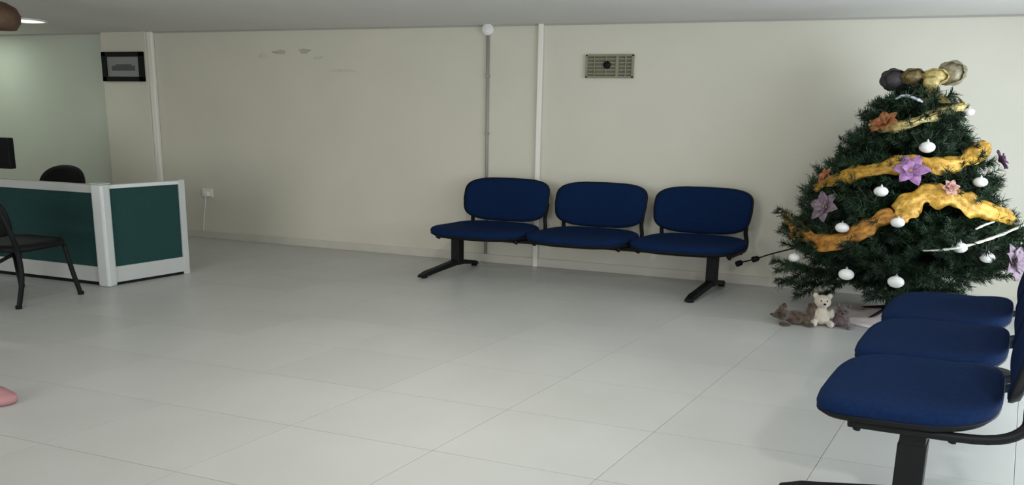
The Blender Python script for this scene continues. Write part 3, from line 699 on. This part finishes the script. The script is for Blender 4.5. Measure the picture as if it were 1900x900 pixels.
for s, x1 in ((-1, 0.0), (1, 0.12)):
    bm = bmesh.new(); rows = []
    for i in range(9):
        f = i/8; p = Vector((0.045+(x1-0.045)*f+0.012*math.sin(f*9), -0.10-0.07*f, -0.01-0.13*f))
        rows.append([bm.verts.new(p+Vector((u*(0.05+0.03*f), 0.012*math.cos(u*6+i), 0))) for u in (-0.5, 0, 0.5)])
    for a, b2 in zip(rows, rows[1:]):
        for j in range(2): bm.faces.new((a[j], a[j+1], b2[j+1], b2[j]))
    bmesh.ops.solidify(bm, geom=list(bm.faces), thickness=0.0015)
    obj('tail', bm, 'palegold', t, True)

# light-string cord with dark plugs running from the tree to the wall
t = thing('light_string_cord', 'black cord with two dark plugs hanging from the left of the tree', 'cord', (0, 0, 0))
bm = bmesh.new(); tube(bm, smooth_path([(0.083, 6.585, 0.20), (0.10, 6.40, 0.24), (0.21, 6.31, 0.297), (0.34, 6.27, 0.36), (0.52, 6.10, 0.46)]), 0.006, 6); obj('cord', bm, 'black_plastic', t, True)
for c, d in (((0.085, 6.33, 0.245), (1, 0, 0.5)), ((0.215, 6.30, 0.300), (1, 0, 0.4))):
    D = Vector(d).normalized()*0.030
    bm = bmesh.new(); tube(bm, [Vector(c)-D*1.1, Vector(c)-D*0.8, Vector(c)+D*0.6, Vector(c)+D*1.1], [0.018, 0.026, 0.024, 0.010], 10); obj('plug', bm, 'black_plastic', t, angle=45)

# cloth under the tree
bm = bmesh.new(); rows = []; nr, ns = 14, 56
for i in range(nr+1):
    f = i/nr; row = []
    for k in range(ns):
        a = 2*PI*k/ns
        rr = 0.06 + f*(0.36+0.03*math.sin(3*a+1)+0.02*math.sin(7*a))
        z = 0.016 + 0.050*(1-f)**2 + 0.016*max(0, noise.noise(Vector((rr*math.cos(a)*7, rr*math.sin(a)*7, 2.0))))*(1 if f < 0.99 else 0)
        row.append(bm.verts.new((rr*math.cos(a), rr*math.sin(a)*0.92, z if i < nr else 0.003)))
    rows.append(row)
for a, b2 in zip(rows, rows[1:]):
    for k in range(ns): bm.faces.new((a[k], a[(k+1) % ns], b2[(k+1) % ns], b2[k]))
o = obj('tree_skirt', bm, 'cloth', None, True); o.location = (1.2, 5.86, 0)
tag(o, 'crumpled pinkish white cloth spread on the floor under the tree', 'cloth')

# plush toys beneath the tree
def plush(label, loc, rot, blobs, ma, extras, s=1.0):
    bm = bmesh.new()
    for c, r, sc in blobs:
        q = bmesh.ops.create_icosphere(bm, subdivisions=3, radius=r)
        for v in q['verts']: v.co = Vector((v.co.x*sc[0]+c[0], v.co.y*sc[1]+c[1], v.co.z*sc[2]+c[2]))
    me = bpy.data.meshes.new('tmp'); bm.to_mesh(me); bm.free()
    tmp = bpy.data.objects.new('tmp', me); C.objects.link(tmp)
    md = tmp.modifiers.new('r', 'REMESH'); md.mode = 'VOXEL'; md.voxel_size = 0.007
    sm = tmp.modifiers.new('s', 'SMOOTH'); sm.iterations = 4; sm.factor = 0.5
    dg = bpy.context.evaluated_depsgraph_get(); me2 = bpy.data.meshes.new_from_object(tmp.evaluated_get(dg))
    bpy.data.objects.remove(tmp); bpy.data.meshes.remove(me)
    zmin = min(v.co.z for v in me2.vertices)
    for v in me2.vertices: v.co.z -= zmin
    t = thing('plush_toy', label, 'plush toy', loc, rot, 'plush toys under the tree'); t.scale = (s,)*3
    link('body', me2, ma, t, True)
    for nm, c, r, sc, mm in extras:
        bm = bmesh.new(); bmesh.ops.create_icosphere(bm, subdivisions=2, radius=r)
        for v in bm.verts: v.co = Vector((v.co.x*sc[0]+c[0], v.co.y*sc[1]+c[1], v.co.z*sc[2]+c[2]-zmin))
        obj(nm, bm, mm, t, True)
    return t
# sitting cream one, facing the camera (-y)
plush('cream plush toy sitting upright under the tree, between the two darker toys', (0.675, 5.47, 0), 0.1,
      [((0, 0, 0.075), 0.070, (1, 0.9, 1.1)), ((0, -0.015, 0.195), 0.058, (1.1, 0.95, 0.95)), ((0, -0.065, 0.185), 0.026, (1.1, 1, 0.8)),
       ((-0.062, -0.06, 0.025), 0.030, (0.9, 1.8, 0.9)), ((0.062, -0.06, 0.025), 0.030, (0.9, 1.8, 0.9)), ((-0.075, -0.03, 0.105), 0.024, (0.9, 1, 1.7)), ((0.075, -0.03, 0.105), 0.024, (0.9, 1, 1.7)),
       ((-0.055, 0, 0.240), 0.022, (1, 0.6, 1.1)), ((0.055, 0, 0.240), 0.022, (1, 0.6, 1.1))], 'plush_cream',
      [('nose', (0, -0.092, 0.192), 0.009, (1.2, 0.8, 0.9), 'black_plastic'), ('eye', (-0.022, -0.066, 0.212), 0.006, (1, 0.7, 1), 'black_plastic'), ('eye', (0.022, -0.066, 0.212), 0.006, (1, 0.7, 1), 'black_plastic')], 0.92)
# brown one lying down, head to the left/up
plush('dark brown plush toy lying on the floor, leftmost under the tree', (0.47, 5.41, 0), 0.15,
      [((0.04, 0, 0.060), 0.062, (1.6, 0.9, 0.9)), ((-0.075, -0.02, 0.085), 0.052, (1.1, 1, 0.95)), ((-0.125, -0.03, 0.075), 0.026, (1.2, 1, 0.8)),
       ((-0.06, -0.07, 0.020), 0.024, (2.0, 1, 0.8)), ((0.12, -0.06, 0.022), 0.026, (1.6, 1, 0.8)), ((-0.055, 0.03, 0.130), 0.022, (1, 0.7, 1.5)), ((-0.09, -0.035, 0.135), 0.020, (1, 0.7, 1.5)), ((0.14, 0.01, 0.10), 0.040, (0.9, 0.9, 1.5)), ((0.15, 0.02, 0.155), 0.030, (1.2, 1, 0.9))], 'plush_brown',
      [('nose', (-0.158, -0.032, 0.08), 0.009, (1, 1.1, 0.9), 'black_plastic'), ('eye', (-0.105, -0.066, 0.105), 0.006, (1, 0.8, 1), 'black_plastic')], 0.95)
plush('dark mauve plush toy on the floor, rightmost under the tree beside the white cloth', (0.815, 5.475, 0), -0.2,
      [((0, 0, 0.060), 0.058, (1.1, 1, 1)), ((0.01, -0.03, 0.130), 0.046, (1.05, 1, 0.9)), ((0.01, -0.072, 0.122), 0.020, (1.1, 1, 0.8)),
       ((-0.055, -0.05, 0.020), 0.025, (0.9, 1.7, 0.8)), ((0.060, -0.05, 0.020), 0.025, (0.9, 1.7, 0.8)), ((-0.030, -0.02, 0.172), 0.016, (0.9, 0.6, 1.6)), ((0.050, -0.02, 0.172), 0.016, (0.9, 0.6, 1.6))], 'plush_dark',
      [('nose', (0.01, -0.093, 0.127), 0.007, (1.2, 0.8, 0.9), 'black_plastic'), ('eye', (-0.008, -0.074, 0.145), 0.005, (1, 0.8, 1), 'black_plastic'), ('eye', (0.028, -0.074, 0.145), 0.005, (1, 0.8, 1), 'black_plastic')], 0.95)
